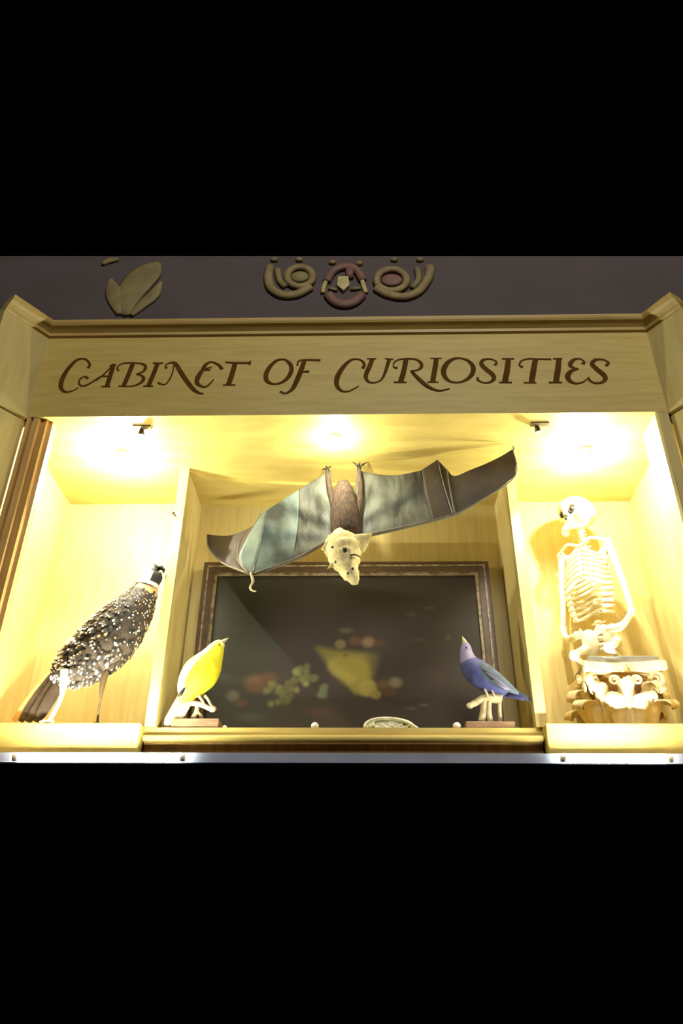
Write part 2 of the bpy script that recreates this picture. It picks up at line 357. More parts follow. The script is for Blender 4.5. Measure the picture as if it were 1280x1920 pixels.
# ------------------------------------------------------------------ painting
FX0, FX1, FZ1 = -.450, .442, 1.1266+ZO
pt = thing('framed_painting', 'dark still-life painting of fruit in a brown frame with a worn gold slip', 'painting', (0, 2.18, ZS))
RW = .040
def rail(name, pts, y0, y1, m, par):
    return MB().prism(pts, y0, y1).build(name, m, par)
def ringrails(name, x0, x1, z0, z1, wd, y0, y1, m, par):
    a, b, c_, d_ = (x0, z0), (x1, z0), (x1, z1), (x0, z1)
    e, f, g, h = (x0+wd, z0+wd), (x1-wd, z0+wd), (x1-wd, z1-wd), (x0+wd, z1-wd)
    for q in ([a, b, f, e], [b, c_, g, f], [c_, d_, h, g], [d_, a, e, h]):
        rail(name, q, y0, y1, m, par)
ringrails('frame_rail', FX0, FX1, ZS, FZ1, RW-.006, 2.163, 2.2015, FRAME, pt)
ringrails('frame_bead', FX0+.012, FX1-.012, ZS+.012, FZ1-.012, .005, 2.1605, 2.1632, GOLD, pt)
ringrails('gold_slip', FX0+RW-.006, FX1-RW+.006, ZS+RW-.006, FZ1-RW+.006, .009, 2.168, 2.20, GOLD, pt)
NX, NZ = 300, 190
cx0, cx1, cz0, cz1, CY = FX0+RW, FX1-RW, ZS+RW, FZ1-RW, 2.176
def proj(p):
    d = Vector(p)-CAM; z = d.dot(FW); return 640+FPX*d.dot(RI)/z, 960-FPX*d.dot(UP)/z
blobs = [  # u, v, ru, rv, colour, softness
 (655,1240,70,40,(150,135,64),.5),
 (480,1282,34,26,(116,82,52),.7), (505,1272,24,18,(100,68,46),.7), (437,1305,18,16,(112,104,78),.7), (452,1318,20,12,(96,70,46),.7),
 (818,1268,48,40,(78,62,50),.8), (600,1335,34,16,(88,64,50),.8), (470,1345,40,16,(78,78,62),.8),
 (648,1182,22,9,(104,90,72),.8), (770,1152,14,7,(88,80,62),.8), (805,1140,18,6,(92,84,66),.9), (840,1195,10,8,(92,80,62),.8), (785,1200,22,8,(88,72,58),.8),
 (770,1328,18,5,(98,94,72),.9), (795,1322,16,5,(98,94,72),.9)]
cl = []
for cu, cv, n, r, colr, rr in ((570,1266,16,20,(136,130,78),9), (525,1302,18,24,(124,118,70),9), (607,1297,6,10,(118,120,88),9), (545,1285,8,14,(128,116,74),8)):
    for i in range(n):
        a = random.uniform(0, 6.28); q = r*math.sqrt(random.random())
        k = random.uniform(.8, 1.12); cl.append((cu+q*math.cos(a)*1.2, cv+q*math.sin(a), rr*1.15, rr*1.15, tuple(x*k*.93 for x in colr), .8))
top = [(638,1208,14,12,(132,112,78),.5), (665,1202,18,14,(108,74,52),.7), (690,1204,19,15,(146,112,80),.7), (712,1206,15,11,(98,64,46),.8),
 (640,1250,34,26,(158,142,66),.5), (668,1262,34,36,(164,146,64),.5), (676,1288,26,20,(150,132,52),.5),
 (690,1290,22,20,(168,152,76),.4), (704,1302,14,12,(150,132,58),.5), (718,1285,18,16,(108,78,46),.7), (741,1280,19,15,(140,124,88),.7), (730,1297,18,12,(98,68,44),.7)]
tri = [(588,1211), (624,1217), (718,1226), (704,1262), (690,1306), (668,1298), (634,1274), (612,1244)]
def inpoly(x, y, pl):
    c_ = False; j = len(pl)-1
    for i in range(len(pl)):
        if (pl[i][1] > y) != (pl[j][1] > y) and x < (pl[j][0]-pl[i][0])*(y-pl[i][1])/(pl[j][1]-pl[i][1])+pl[i][0]: c_ = not c_
        j = i
    return c_
cv_, cf_, cc_ = [], [], []
for j in range(NZ+1):
    for i in range(NX+1):
        p = Vector((cx0+(cx1-cx0)*i/NX, CY, cz0+(cz1-cz0)*j/NZ)); cv_.append(p); u, v = proj(p)
        g = .5+.5*math.sin(u*.011+1.3)*math.cos(v*.013)
        c3 = [66+8*g, 56+7*g, 46+4*(1-g)]
        if u < 520: c3 = [c3[0]-4, c3[1]+2, c3[2]]
        def lay(L):
            for bu, bv, ru, rv, col, sf in L:
                q = math.hypot((u-bu)/ru, (v-bv)/rv)
                if q < 1:
                    a = min(1, (1-q)/sf); a = a*a*(3-2*a)
                    for k in range(3): c3[k] += (col[k]-c3[k])*a*.92
        lay(blobs[1:]); lay(cl)
        if 570 < u < 735 and 1195 < v < 1320:
            al = sum(inpoly(u+a*5, v+b*5, tri) for a in (-1, -.5, 0, .5, 1) for b in (-1, -.5, 0, .5, 1))/25
            sd = .80+.26*math.exp(-((u-660)/42)**2-((v-1250)/34)**2)
            al *= max(0, min(1, (728-u)/46))
            for k, x in enumerate((150, 134, 66)): c3[k] += (x*sd-c3[k])*al
            e = abs((u-632)+(v-1246)*.9)
            if e < 6 and 1226 < v < 1266: c3 = [c*(.72+.28*e/6) for c in c3]
        lay(top)
        cc_.append(s2l([c*.86 for c in c3]))
for j in range(NZ):
    for i in range(NX): a = j*(NX+1)+i; cf_.append((a, a+1, a+NX+2, a+NX+1))
m = MB(); m.add(cv_, cf_); cvo = m.build('canvas', CANVAS, pt)
ca = cvo.data.color_attributes.new('Col', 'FLOAT_COLOR', 'POINT')
for i, c3 in enumerate(cc_): ca.data[i].color = (*c3, 1)

# ------------------------------------------------------------------ bat
bat = thing('mounted_bat', 'mounted bat with spread grey wings hanging head down before the painting', 'bat', P(645, 880, 1.965))
def resamp(pts, n):
    sp_ = spline(pts, 8) if len(pts) > 2 else [tuple(a+(b-a)*t/8 for a, b in zip(pts[0], pts[1])) for t in range(9)]
    out = []
    for i in range(n+1):
        t = i/n*(len(sp_)-1); k = min(int(t), len(sp_)-2); f = t-k
        out.append(tuple(a+(b-a)*f for a, b in zip(sp_[k], sp_[k+1])))
    return out
def patch(cols, nv=20, nu=8, rip=.004, seed=0, sag=0.0):
    g = [resamp(c_, nv) for c_ in cols]
    rows = [resamp([g[k][j] for k in range(len(g))], nu*(len(g)-1)) for j in range(nv+1)]
    m = MB(); U = len(rows[0])
    for j, r in enumerate(rows):
        for i, (u, v, y) in enumerate(r):
            e = math.sin(math.pi*j/nv)
            nz = noise.noise(Vector((u*.022+seed*7, v*.012, seed)))+.5*noise.noise(Vector((u*.05+seed*3, v*.03, 4)))
            rd = math.atan2(v-1015, abs(u-645)+30); dy = rip*e*(1.3*nz+.55*math.sin(rd*17+seed)*min(1, abs(u-645)/60)) + sag*e
            m.v.append(P(u, v, y+dy))
    for j in range(nv):
        for i in range(U-1): m.f.append([j*U+i, j*U+i+1, (j+1)*U+i+1, (j+1)*U+i]); m.m.append(0)
    return m
def memb(cols, name, mt, **k):
    o = patch(cols, **k).build(name, mt, bat, True)
    sd = o.modifiers.new('t', 'SOLIDIFY'); sd.thickness = .0018; sd.offset = 0
    return o
L = [[(620,882,1.965),(624,940,1.945),(624,1006,1.93)], [(590,900,1.96),(594,960,1.94),(590,1027,1.925)], [(560,918,1.95),(558,985,1.93),(548,1049,1.92)],
     [(525,941,1.945),(520,1005,1.925),(508,1065,1.915)], [(499,957,1.94),(487,1020,1.922),(474,1076,1.91)]]
L5 = [(489,963,1.952),(462,1012,1.942),(449,1046,1.930),(466,1075,1.912)]
memb(L[:3], 'wing_membrane', MEMI, rip=.012, seed=1, sag=.008)
memb(L[2:], 'wing_membrane', MEMB, rip=.009, seed=1, sag=.008)
memb([L[4], L5], 'wing_membrane', MEMB, rip=.003, seed=3, sag=-.008)
memb([L5, [(478,984,2.01),(452,1012,2.01),(446,1048,1.985),(465,1075,1.925)], [(432,1004,2.06),(424,1030,2.05),(434,1058,2.02),(462,1074,1.94)],
      [(388,1002,2.09),(391,1028,2.08),(416,1055,2.045),(456,1073,1.95)]], 'wing_tip_membrane', MEMD, rip=.003, seed=5, sag=.006)
Rr = [[(668,880,1.965),(666,940,1.945),(672,1008,1.93)], [(700,889,1.96),(705,945,1.94),(715,997,1.925)], [(745,891,1.95),(755,945,1.93),(765,986,1.92)], [(790,882,1.94),(800,935,1.92),(810,974,1.91)]]
R4 = [(820,862,1.93),(835,920,1.91),(850,966,1.90)]
memb(Rr, 'wing_membrane', MEMI, rip=.012, seed=2, sag=.008)
memb([Rr[3], R4], 'wing_tip_membrane', MEMD, rip=.003, seed=7)
memb([R4, [(838,881,1.92),(845,925,1.905),(853,965,1.898)], [(852,893,1.91),(858,930,1.90),(857,963,1.897)], [(880,882,1.90),(880,915,1.893),(872,955,1.893)],
      [(912,869,1.89),(912,900,1.886),(905,936,1.886)], [(940,855,1.88),(943,880,1.878),(940,912,1.878)], [(961,842,1.872),(967,866,1.872),(966,892,1.872)]], 'wing_tip_membrane', MEMD, rip=.002, seed=9)
def tube(pts, r0, r1=None, n=8, k=5):
    q = spline(pts, k) if len(pts) > 2 else pts
    N = len(q); r1 = r0 if r1 is None else r1
    return MB().loft([P(*a) for a in q], [r0+(r1-r0)*i/(N-1) for i in range(N)], n)
tube([(622,1008,1.925),(556,1047,1.915),(473,1077,1.908)], .007, .004).build('forearm', BONEB, bat, True)
tube([(676,1006,1.925),(765,987,1.915),(851,966,1.897)], .007, .004).build('forearm', BONEB, bat, True)
for q in (L[4], L5, [(478,984,2.01),(452,1012,2.01),(446,1048,1.985),(466,1075,1.92)], [(388,1002,2.09),(391,1028,2.08),(416,1055,2.045),(462,1074,1.94)]):
    tube([(a, b, y-.003) for a, b, y in q[::-1]], .0032, .0014).build('finger_bone', BONEB, bat, True)
for q in (R4, [(838,881,1.92),(845,925,1.905),(853,965,1.898)], [(961,842,1.872),(966,892,1.872),(905,936,1.884),(853,966,1.897)]):
    tube([(a, b, y-.003) for a, b, y in (q[::-1] if q[0][1] < q[-1][1] and q[0][0] < 900 else q[::-1])], .0034, .0014).build('finger_bone', BONEB, bat, True)
tube([(470,1074,1.908),(474,1090,1.906),(469,1101,1.904),(472,1107,1.902),(480,1109,1.90)], .0042, .0018).build('thumb_claw', TWIG, bat, True)
tube([(961,846,1.871),(963,840,1.870),(959,836,1.869)], .003, .001).build('thumb_claw', DARK, bat, True)
for sgn, pts, toes in ((-1, [(634,1000,1.93),(627,960,1.938),(618,915,1.950),(613,884,1.962)], ((603,880),(611,873),(621,874))), (1, [(662,1000,1.93),(672,960,1.938),(676,915,1.950),(673,880,1.962)], ((661,866),(674,867),(689,862)))):
    lg = tube(pts, .013, .006, 10).build('leg', FUR, bat, True)
    ft = MB().ball(P(pts[-1][0], pts[-1][1]-2, 1.962), (.007, .007, .009), 10, 8)
    for a, b in toes:
        e = Vector(P(pts[-1][0], pts[-1][1]-3, 1.962)); f = P(a, b, 1.962); f.z = min(f.z, ZC-.0015)
        ft.loft([e, (e+f)/2+Vector((0, -.003, .001)), f], [.0035, .003, .001], 6)
    ft.build('foot', DARK, bat, True)
bp = [(643,906,1.955,12),(644,922,1.950,21),(645,945,1.944,26),(647,972,1.937,29),(648,1000,1.93,27),(649,1015,1.926,16)]
bp = spline(bp, 4)
MB().loft([P(a, b, c_) for a, b, c_, r in bp], [(r*.0015, r*.0014) for a, b, c_, r in bp], 16).build('body', FUR, bat, True)
hp = spline([(641,1000,1.93,18),(641,1012,1.922,29),(643,1028,1.916,34),(646,1044,1.910,30),(650,1058,1.905,24),(655,1070,1.902,18),(660,1081,1.900,14),(663,1090,1.899,9.5),(664,1095,1.899,4)], 4)
def lump(i): return 1+.05*math.sin(i*1.7)
hm = MB().loft([P(a, b, c_) for a, b, c_, r in hp], [(r*.0015*lump(i), r*.0013*lump(i+3)) for i, (a, b, c_, r) in enumerate(hp)], 30)
hc = P(648, 1040, 1.91)
for v in hm.v: v += (v-hc).normalized()*(noise.noise(v*42)*.007+noise.noise(v*110)*.0025)
hd = hm.build('head', FACE, bat, True)
def ear(base, tip, wd, nm='ear'):
    b, t = P(*base), P(*tip); m = MB()
    q = [b+(t-b)*k for k in (0, .3, .6, .85, 1)]
    m.loft(q, [(wd, .007), (wd*.95, .006), (wd*.62, .004), (wd*.26, .003), (.0006, .0006)], 12, (0, 1, .5))
    m.build(nm, FACE, bat, True)
ear((662,1026,1.908), (697,1001,1.895), .030); ear((630,1022,1.908), (602,1030,1.898), .026); ear((624,1014,1.918), (614,1003,1.914), .012, 'fur_tuft'); ear((640,1006,1.92), (634,995,1.92), .010, 'fur_tuft'); ear((630,1055,1.905), (614,1066,1.90), .009, 'fur_tuft'); ear((656,1008,1.92), (660,998,1.92), .010, 'fur_tuft')
for u, v, r in ((646,1031,5.5),(624,1027,4)):
    MB().ball(P(u, v, 1.872 if u > 630 else 1.884), r*.0015, 10, 8).build('eye', DARK, hd, True)
tube([(656,1041,1.868),(665,1040,1.870),(675,1044,1.884)], .0034, .002).build('mouth', DARK, hd, True)
tube([(630,1052,1.884),(628,1056,1.886)], .004, .002).build('mouth', DARK, hd, True)
for u, v in ((652,1075), (661,1066)):
    MB().ball(P(u, v, 1.880), .0036, 8, 6).build('nostril', DARK, hd, True)

# ------------------------------------------------------------------ birds
class Bird:
    def __init__(s, path, Y, depth=.8, k=6):
        q = spline(path, k); s.p = [P(a, b, Y) for a, b, r in q]
        sc_ = mpp(path[0][0], path[0][1], Y)*1.06
        s.r = [(r*sc_, r*sc_*depth) for a, b, r in q]; s.sc = sc_
    def frame(s, t):
        N = len(s.p)-1; i = min(max(int(t*N), 0), N-1); f = t*N-i
        p = s.p[i].lerp(s.p[i+1], f); T = (s.p[i+1]-s.p[i]).normalized(); n1 = T.cross(Vector((0, 1, 0))).normalized(); n2 = n1.cross(T).normalized()
        a = s.r[i][0]+(s.r[i+1][0]-s.r[i][0])*f; b = s.r[i][1]+(s.r[i+1][1]-s.r[i][1])*f
        return p, T, n1, n2, a, b
    def at(s, t, ang, k=1.0):
        p, T, n1, n2, a, b = s.frame(t)
        pos = p+n1*(a*k*math.cos(ang))+n2*(b*k*math.sin(ang)); n = (n1*math.cos(ang)+n2*math.sin(ang)).normalized()
        return pos, n, T
def feather(m, pos, n, d, ln, wd, tipw, mi, mtip, lift=.25):
    d = (d+n*lift).normalized(); sd = d.cross(n).normalized(); up = sd.cross(d).normalized()
    pos = pos-n*.001
    vs = [pos, pos+d*ln*.35+sd*wd, pos+d*ln*.8+sd*wd*.8, pos+d*ln, pos+d*ln*.8-sd*wd*.8, pos+d*ln*.35-sd*wd, pos+d*ln*.5+up*wd*.4]
    m.add(vs, [(0, 1, 6), (1, 2, 6), (2, 3, 6), (3, 4, 6), (4, 5, 6), (5, 0, 6)], mi)
    if mtip is not None:
        c_ = pos+d*ln*.78+up*(wd*.4+.0006)
        m.add([c_-d*tipw*1.2, c_+sd*tipw, c_+d*tipw*1.2, c_-sd*tipw], [(0, 1, 2, 3)], mtip)

# speckled pheasant-like bird
YB = 1.985
sb = thing('speckled_bird', 'large dark stuffed bird with white speckles on the shelf in the left niche', 'bird', (P(160, 1300, YB).x, YB, ZS))
bd = Bird([(112,1262,12),(128,1258,24),(150,1244,38),(178,1222,47),(206,1196,50),(232,1165,46),(254,1138,37),(268,1116,27),(277,1100,21),(282,1090,18)], YB, .85)
MB().loft(bd.p, bd.r, 20, mi=lambda t, k: 1 if t > .79 and .40 < k < .84 else (2 if t < .7 and (k < .09 or k > .90) else 0)).build('body', [BROWNF, PEACHF, WHITEF_GLARE], sb, True)  # white on the upper back stands in for glare
fm = MB()
for i in range(1700):
    t = random.uniform(.03, .95); ang = random.uniform(0, 2*math.pi)
    pos, n, T = bd.at(t, ang)
    if t > .76+.10*random.random() and .38 < ang/6.2832 < .86: continue
    ln = random.uniform(.016, .026)*(1.1-.35*t); tw = random.uniform(.0019, .0038)*(1.15-.5*t)
    big = random.random() < .16
    feather(fm, pos, n, -T, ln, ln*.34, tw*(1.5 if big and t < .55 else 1), 2 if (t < .66 and math.cos(ang) > random.uniform(.55, .85)) else random.choice((0, 0, 1)), random.choice((2, 2, 3)) if random.random() < .8 else None, random.uniform(.15, .42))  # upper back feathers white too, the glare put into their colour
tag(fm.build('plumage', [BROWNF, BLACKF, WHITEF_GLARE, PEACHF], sb, True), 'dark speckled feathers', None, None, 'stuff')
hdp = Bird([(276,1100,19),(280,1090,19),(284,1081,20),(287,1074,18),(291,1069,14),(296,1067,9)], YB-.006, .8)
def headmat(t, k):
    a = math.cos(2*math.pi*(k+.025))
    if a > .8 or t > .8: return 0
    if a < -.25 and t > .12: return 0
    if a < .1 and t > .5: return 0
    return 1
hd = MB().loft(hdp.p, hdp.r, 20, mi=headmat).build('head', [BLACKF, WHITEF_GLARE], sb, True)
MB().loft([P(258,1112,YB-.01), P(252,1122,YB-.01), P(238,1124,YB-.01)], [.006, .004, .001], 8).build('neck_plume', BLACKF, sb, True)
MB().loft([P(274,1082,YB-.012), P(264,1094,YB-.012), P(258,1106,YB-.01)], [.002, .005, .003], 8).build('neck_plume', BLACKF, sb, True)
MB().loft([P(295,1066,YB-.006), P(302,1064,YB-.006), P(307,1069,YB-.006), P(307,1075,YB-.006)], [.009, .008, .005, .0008], 10).build('beak', DARK, hd, True)
MB().loft([P(294,1074,YB-.006), P(301,1075,YB-.006), P(304,1078,YB-.006)], [.007, .005, .001], 10).build('beak', BONEB, hd, True)
MB().ball(P(291,1068,YB-.024), .0035, 10, 8).build('eye', DARK, hd, True)
# folded wing along the back
wg = Bird([(98,1272,4),(118,1252,12),(150,1224,20),(184,1192,26),(214,1160,24),(238,1132,14),(246,1122,5)], YB-.03, .5)
wo = MB().loft(wg.p, wg.r, 14).build('wing', WHITEF_GLARE, sb, True)
fm = MB()
for i in range(420):
    t = random.uniform(.05, .95); ang = random.uniform(math.pi*.9, math.pi*2.05)
    if t < .7 and math.cos(ang) > .15: continue
    pos, n, T = wg.at(t, ang); ln = random.uniform(.016, .026)
    feather(fm, pos, n, -T, ln, ln*.32, random.uniform(.0024, .004), random.choice((0, 1)), 2 if random.random() < .75 else None, .2)
tag(fm.build('wing_coverts', [BROWNF, BLACKF, WHITEF_GLARE], wo, True), None, None, None, 'stuff')
# tail fan
for k, (a, b, w0) in enumerate((((104,1250),(26,1352),8),((110,1256),(38,1353),9),((114,1262),(52,1354),10),((118,1268),(68,1354),10))):
    y = YB+.012-.006*k; pa, pb = P(*a, y), P(*b, y); pb.z = max(pb.z, ZS+.004)
    q = [pa.lerp(pb, s_) for s_ in (0, .2, .5, .8, 1)]
    MB().loft(q, [(w0*.0014, .003), (w0*.0017, .0035), (w0*.0019, .003), (w0*.0016, .0025), (w0*.0008, .001)], 10).build('tail_feather', [PEACHF if k == 0 else BROWNF], sb, True)
def birdleg(pts, r0, r1, foot, mt, par, toe=.03, nm='leg', spread=(-.8, -.1, .6)):
    q = spline(pts, 5); N = len(q)
    m = MB().loft([P(*a) for a in q], [r0+(r1-r0)*min(1, 2.2*i/(N-1)) for i in range(N)], 10)
    o = m.build(nm, mt, par, True)
    f = MB(); e = P(*pts[-1]); e.z = foot+.004
    for a in spread: f.loft([e, e+Vector((math.sin(a)*toe*.6, -math.cos(a)*toe*.3, .002)), e+Vector((math.sin(a)*toe, -math.cos(a)*toe*.5, -.002))], [.004, .0036, .0015], 7)
    f.loft([e, e+Vector((-.4*toe, .3*toe, -.001))], [.004, .0015], 7)
    f.build('foot', mt, o, True)
birdleg([(197,1258,YB),(191,1290,YB),(187,1320,YB),(184,1340,YB),(182,1357,YB)], .012, .0032, ZS, LEGD, sb, .014)
tag(sb.children[-1], 'brown leg')
birdleg([(124,1256,YB-.035),(119,1285,YB-.032),(114,1310,YB-.026),(102,1335,YB-.022),(93,1350,YB-.018)], .016, .0052, ZS, LEGLIT, sb, .03)  # lit copy of the brown leg, its brightness put into the colour
tag(sb.children[-1], 'leg coloured cream white as if lit')

# yellow bird on a twig
YY = 2.03
def perch_base(t, u0, u1, v0, y0, y1, chip=0):
    a, b = P(u0, 1360, (y0+y1)/2-.02), P(u1, 1360, (y0+y1)/2-.02); z = P((u0+u1)/2, v0, y0).z
    o = MB().box(a.x, b.x, y0, y1, ZS, z).build('base', BASEW, t); bevel(o, .002); return z
yb = thing('yellow_bird', 'small yellow stuffed bird on a twig with a brown wooden base', 'bird', (P(370, 1350, YY).x, YY, ZS))
zb_ = perch_base(yb, 322, 411, 1347, 2.006, 2.07)
by = Bird([(346,1312,10),(353,1296,22),(364,1278,30),(376,1262,33),(388,1246,29),(398,1230,21),(405,1218,16),(411,1210,12),(417,1205,7)], YY, .8)
MB().loft(by.p, by.r, 20, mi=lambda t, k: 1 if (math.cos(2*math.pi*(k+.025)) > .35 or t > .9) else 0).build('body', [YELF, YELP], yb, True)  # upper side coloured paler, standing in for light from the upper left
MB().loft([P(415,1206,YY), P(421,1201,YY), P(428,1196,YY)], [.008, .005, .0006], 10).build('beak', TWIG, yb, True)
MB().ball(P(411,1209,YY-.016), .0026, 8, 6).build('eye', DARK, yb, True)
wy = Bird([(340,1300,4),(350,1280,12),(364,1258,17),(378,1242,14),(386,1232,5)], YY-.022, .4)
wo = MB().loft(wy.p, wy.r, 14).build('wing', YELP, yb, True)
MB().loft([P(346,1290,YY-.03), P(338,1302,YY-.026), P(334,1306,YY-.024)], [.003, .006, .002], 8).build('wing_tip', DARK, wo, True)
MB().ball(P(366,1260,YY-.037), .003, 8, 6).build('wing_spot', LEGD, wo, True)
for a, b, y in (((350,1304),(318,1352),YY+.004), ((346,1302),(311,1360),YY-.004), ((354,1308),(332,1350),YY)):
    pa, pb = P(*a, y), P(*b, y-.012); pb.z = max(pb.z, ZS+.004)
    MB().loft([pa, pa.lerp(pb, .4), pa.lerp(pb, .85), pb], [(.016, .004), (.015, .003), (.013, .003), (.006, .002)], 10).build('tail_feather', YELP, yb, True)
br = tube([(334,1350,YY),(340,1330,YY),(356,1319,YY),(376,1321,YY),(392,1328,YY),(402,1331,YY)], .009, .006).build('branch', TWIG, yb, True)
MB().ball(P(398,1329,YY), (.011, .009, .009), 10, 8).build('branch_knob', TWIG, br, True)
tube([(370,1322,YY),(368,1336,YY),(361,1348,YY-.004)], .006, .008).build('branch', TWIG, yb, True)
tube([(372,1336,YY),(378,1346,YY-.004)], .004, .006).build('branch', TWIG, yb, True)
for u in (0, 12):
    tube([(372+u,1304,YY-.008),(378+u,1312,YY-.008),(384+u,1323,YY-.01)], .004, .003).build('leg', TWIG, yb, True)

# blue bird on a twig
bb = thing('blue_bird', 'small blue stuffed bird on a pale twig with a wooden base', 'bird', (P(918, 1350, YY).x, YY, ZS))
perch_base(bb, 872, 964, 1352, 2.006, 2.07)
bl = Bird([(958,1300,8),(944,1294,14),(926,1284,19),(908,1272,23),(894,1260,24),(883,1248,21),(877,1236,15),(874,1225,12),(873,1215,10),(871,1207,7)], YY, .8)
MB().loft(bl.p, bl.r, 20, mi=lambda t, k: (1 if math.cos(2*math.pi*(k+.025)) < -.55 else 2) if t > .62 else 0).build('body', [BLUEF, LILAC, LILAC], bb, True)
MB().loft([P(872,1209,YY), P(870,1202,YY), P(866,1193,YY)], [.009, .006, .0008], 10).build('beak', TWIG, bb, True)
MB().ball(P(874,1214,YY-.016), .0026, 8, 6).build('eye', DARK, bb, True)
wy = Bird([(972,1300,3),(955,1290,8),(930,1273,13),(908,1256,14),(896,1246,6)], YY-.022, .45)
wo = MB().loft(wy.p, wy.r, 14).build('wing', BLUEG, bb, True)
for k in range(4):
    MB().loft([P(905+6*k,1254+7*k,YY-.034), P(935+4*k,1276+5*k,YY-.033), P(962-2*k,1297-1*k,YY-.024)], [.002, .0032, .0012], 6).build('wing_feather', LILAC if k % 2 else BLUEG, wo, True)
for a, b, y in (((950,1292),(993,1313),YY), ((948,1298),(984,1309),YY-.006)):
    pa, pb = P(*a, y), P(*b, y-.02)
    MB().loft([pa, pa.lerp(pb, .4), pa.lerp(pb, .85), pb], [(.012, .004), (.010, .003), (.009, .003), (.004, .002)], 10).build('tail_feather', BLUEG if y == YY else BLUEF, bb, True)
br = tube([(940,1312,YY),(926,1309,YY),(908,1310,YY),(893,1317,YY),(879,1324,YY)], .016, .007).build('branch', TWIG, bb, True)
MB().ball(P(881,1323,YY), (.010, .008, .008), 10, 8).build('branch_knob', TWIG, br, True)
tube([(907,1314,YY),(906,1335,YY),(903,1354,YY)], .009, .010).build('branch', TWIG, bb, True)
tube([(917,1314,YY-.003),(916,1335,YY-.003),(919,1354,YY-.003)], .006, .009).build('branch', TWIG, bb, True)
tube([(936,1314,YY),(936,1335,YY),(938,1354,YY)], .006, .006).build('branch', TWIG, bb, True)
for u in (0, 12):
    tube([(908+u,1292,YY-.01),(912+u,1300,YY-.012),(914+u,1308,YY-.012)], .0035, .003).build('leg', TWIG, bb, True)

# ------------------------------------------------------------------ capital
CX, CYY = .745, 2.092
cap = thing('corinthian_capital', 'cream plaster Corinthian capital with curling leaves under the skeleton', 'capital', (CX, CYY, ZS))
CH = .178; ROT = math.radians(-2)
def rot2(x, y, a): return (x*math.cos(a)-y*math.sin(a), x*math.sin(a)+y*math.cos(a))
m = MB(); prf = [(.070, 0), (.072, .006), (.066, .012), (.062, .03), (.060, .08), (.064, .115), (.076, .14), (.086, .150)]
m.loft([(CX, CYY, ZS+h) for r, h in prf], [r for r, h in prf], 28, (1, 0, 0)); m.build('bell', PLASTERD, cap, True)
HS = .114
ab = []
for s_ in range(4):
    for i in range(9):
        t = -1+2*i/9; x, y = t*HS, -HS+.022*(1-t*t)
        if i == 0: x, y = -HS*.93, -HS
        ab.append(rot2(x, y, ROT+s_*math.pi/2))
ab = [(CX+a, CYY+b) for a, b in ab]
o = MB().plan(ab, ZS+.150, ZS+CH).build('abacus', PLASTER, cap); bevel(o, .005, 2)
def leafmesh(h, W, r0, flare, curl):
    m = MB(); NT, NS = 18, 8
    for j in range(NT+1):
        t = j/NT
        if t < .6:
            f = t/.6; z = h*.84*f; r = r0+flare*f*f
        else:
            a = (t-.6)/.4*math.pi*1.12; z = h*.84+h*.16*math.sin(a); r = r0+flare+curl*(1-math.cos(a))*.5
        lobe = abs(math.sin(t*5*math.pi))
        wd = W*(.55+.55*math.sin(math.pi*min(1, t*.95+.05)))*(1-.5*max(0, t-.6)/.4)*(.74+.30*lobe)
        for i in range(NS+1):
            s_ = -1+2*i/NS; ang = s_*wd/(2*(r0+.01))
            rr = r+.010*(1-abs(s_))**1.5-.008*s_*s_+.0025*math.cos(s_*4*math.pi)
            m.v.append(Vector((math.sin(ang)*rr, -math.cos(ang)*rr, z-.010*s_*s_*max(0, t-.5))))
    for j in range(NT):
        for i in range(NS): a = j*(NS+1)+i; m.f.append([a, a+1, a+NS+2, a+NS+1]); m.m.append(0)
    return m
def ringcopy(m, name, mt, n, a0, solid=.004):
    o0 = None
    for k in range(n):
        if o0 is None:
            o = m.build(name, mt, None, True, org=(0, 0, 0)); o0 = o
            if solid: sd = o.modifiers.new('t', 'SOLIDIFY'); sd.thickness = solid; sd.offset = -1
        else:
            o = o0.copy(); C.objects.link(o)
        o.parent = cap; o.location = (0, 0, 0); o.rotation_euler = (0, 0, a0+2*math.pi*k/n); ORG[o.name] = ORG[cap.name]
ringcopy(leafmesh(.084, .052, .074, .022, .040), 'acanthus_leaf', PLASTER, 8, ROT+math.radians(22.5))
ringcopy(leafmesh(.126, .046, .072, .020, .032), 'acanthus_leaf', PLASTER, 8, ROT)
m = MB(); pts = []
for i in range(40):
    t = i/39; a = t*math.pi*3.4; r = .021*(1-t*.8)
    pts.append(Vector((0, -.118-r*math.sin(a)*1.0+.0, .128+r*math.cos(a))))
stem = [Vector((0, -.070, .07)), Vector((0, -.080, .10)), Vector((0, -.098, .134)), Vector((0, -.112, .148))]
m.loft(stem+pts, [(.006, .009)]*4+[(.006-.003*i/39, .010) for i in range(40)], 8, (1, 0, 0))
ringcopy(m, 'volute', PLASTER, 4, ROT+math.radians(45), 0)
m = MB()
for sx in (-1, 1):
    pts = [Vector((sx*(.030-.012*(1-i/23)*0)-sx*.014*(1-i/23*.8)*math.cos(i/23*math.pi*3), -.090-.004, .126+.014*(1-i/23*.8)*math.sin(i/23*math.pi*3))) for i in range(24)]
    m.loft(pts, [.0042-.002*i/23 for i in range(24)], 7)
ringcopy(m, 'helix_scroll', PLASTER, 4, ROT, 0)
m = MB().ball((0, -.096, .160), (.012, .010, .012), 10, 8)
for k in range(6): m.ball((.011*math.cos(k*1.047), -.100, .160+.010*math.sin(k*1.047)), .005, 8, 6)
ringcopy(m, 'abacus_flower', PLASTER, 4, ROT, 0)

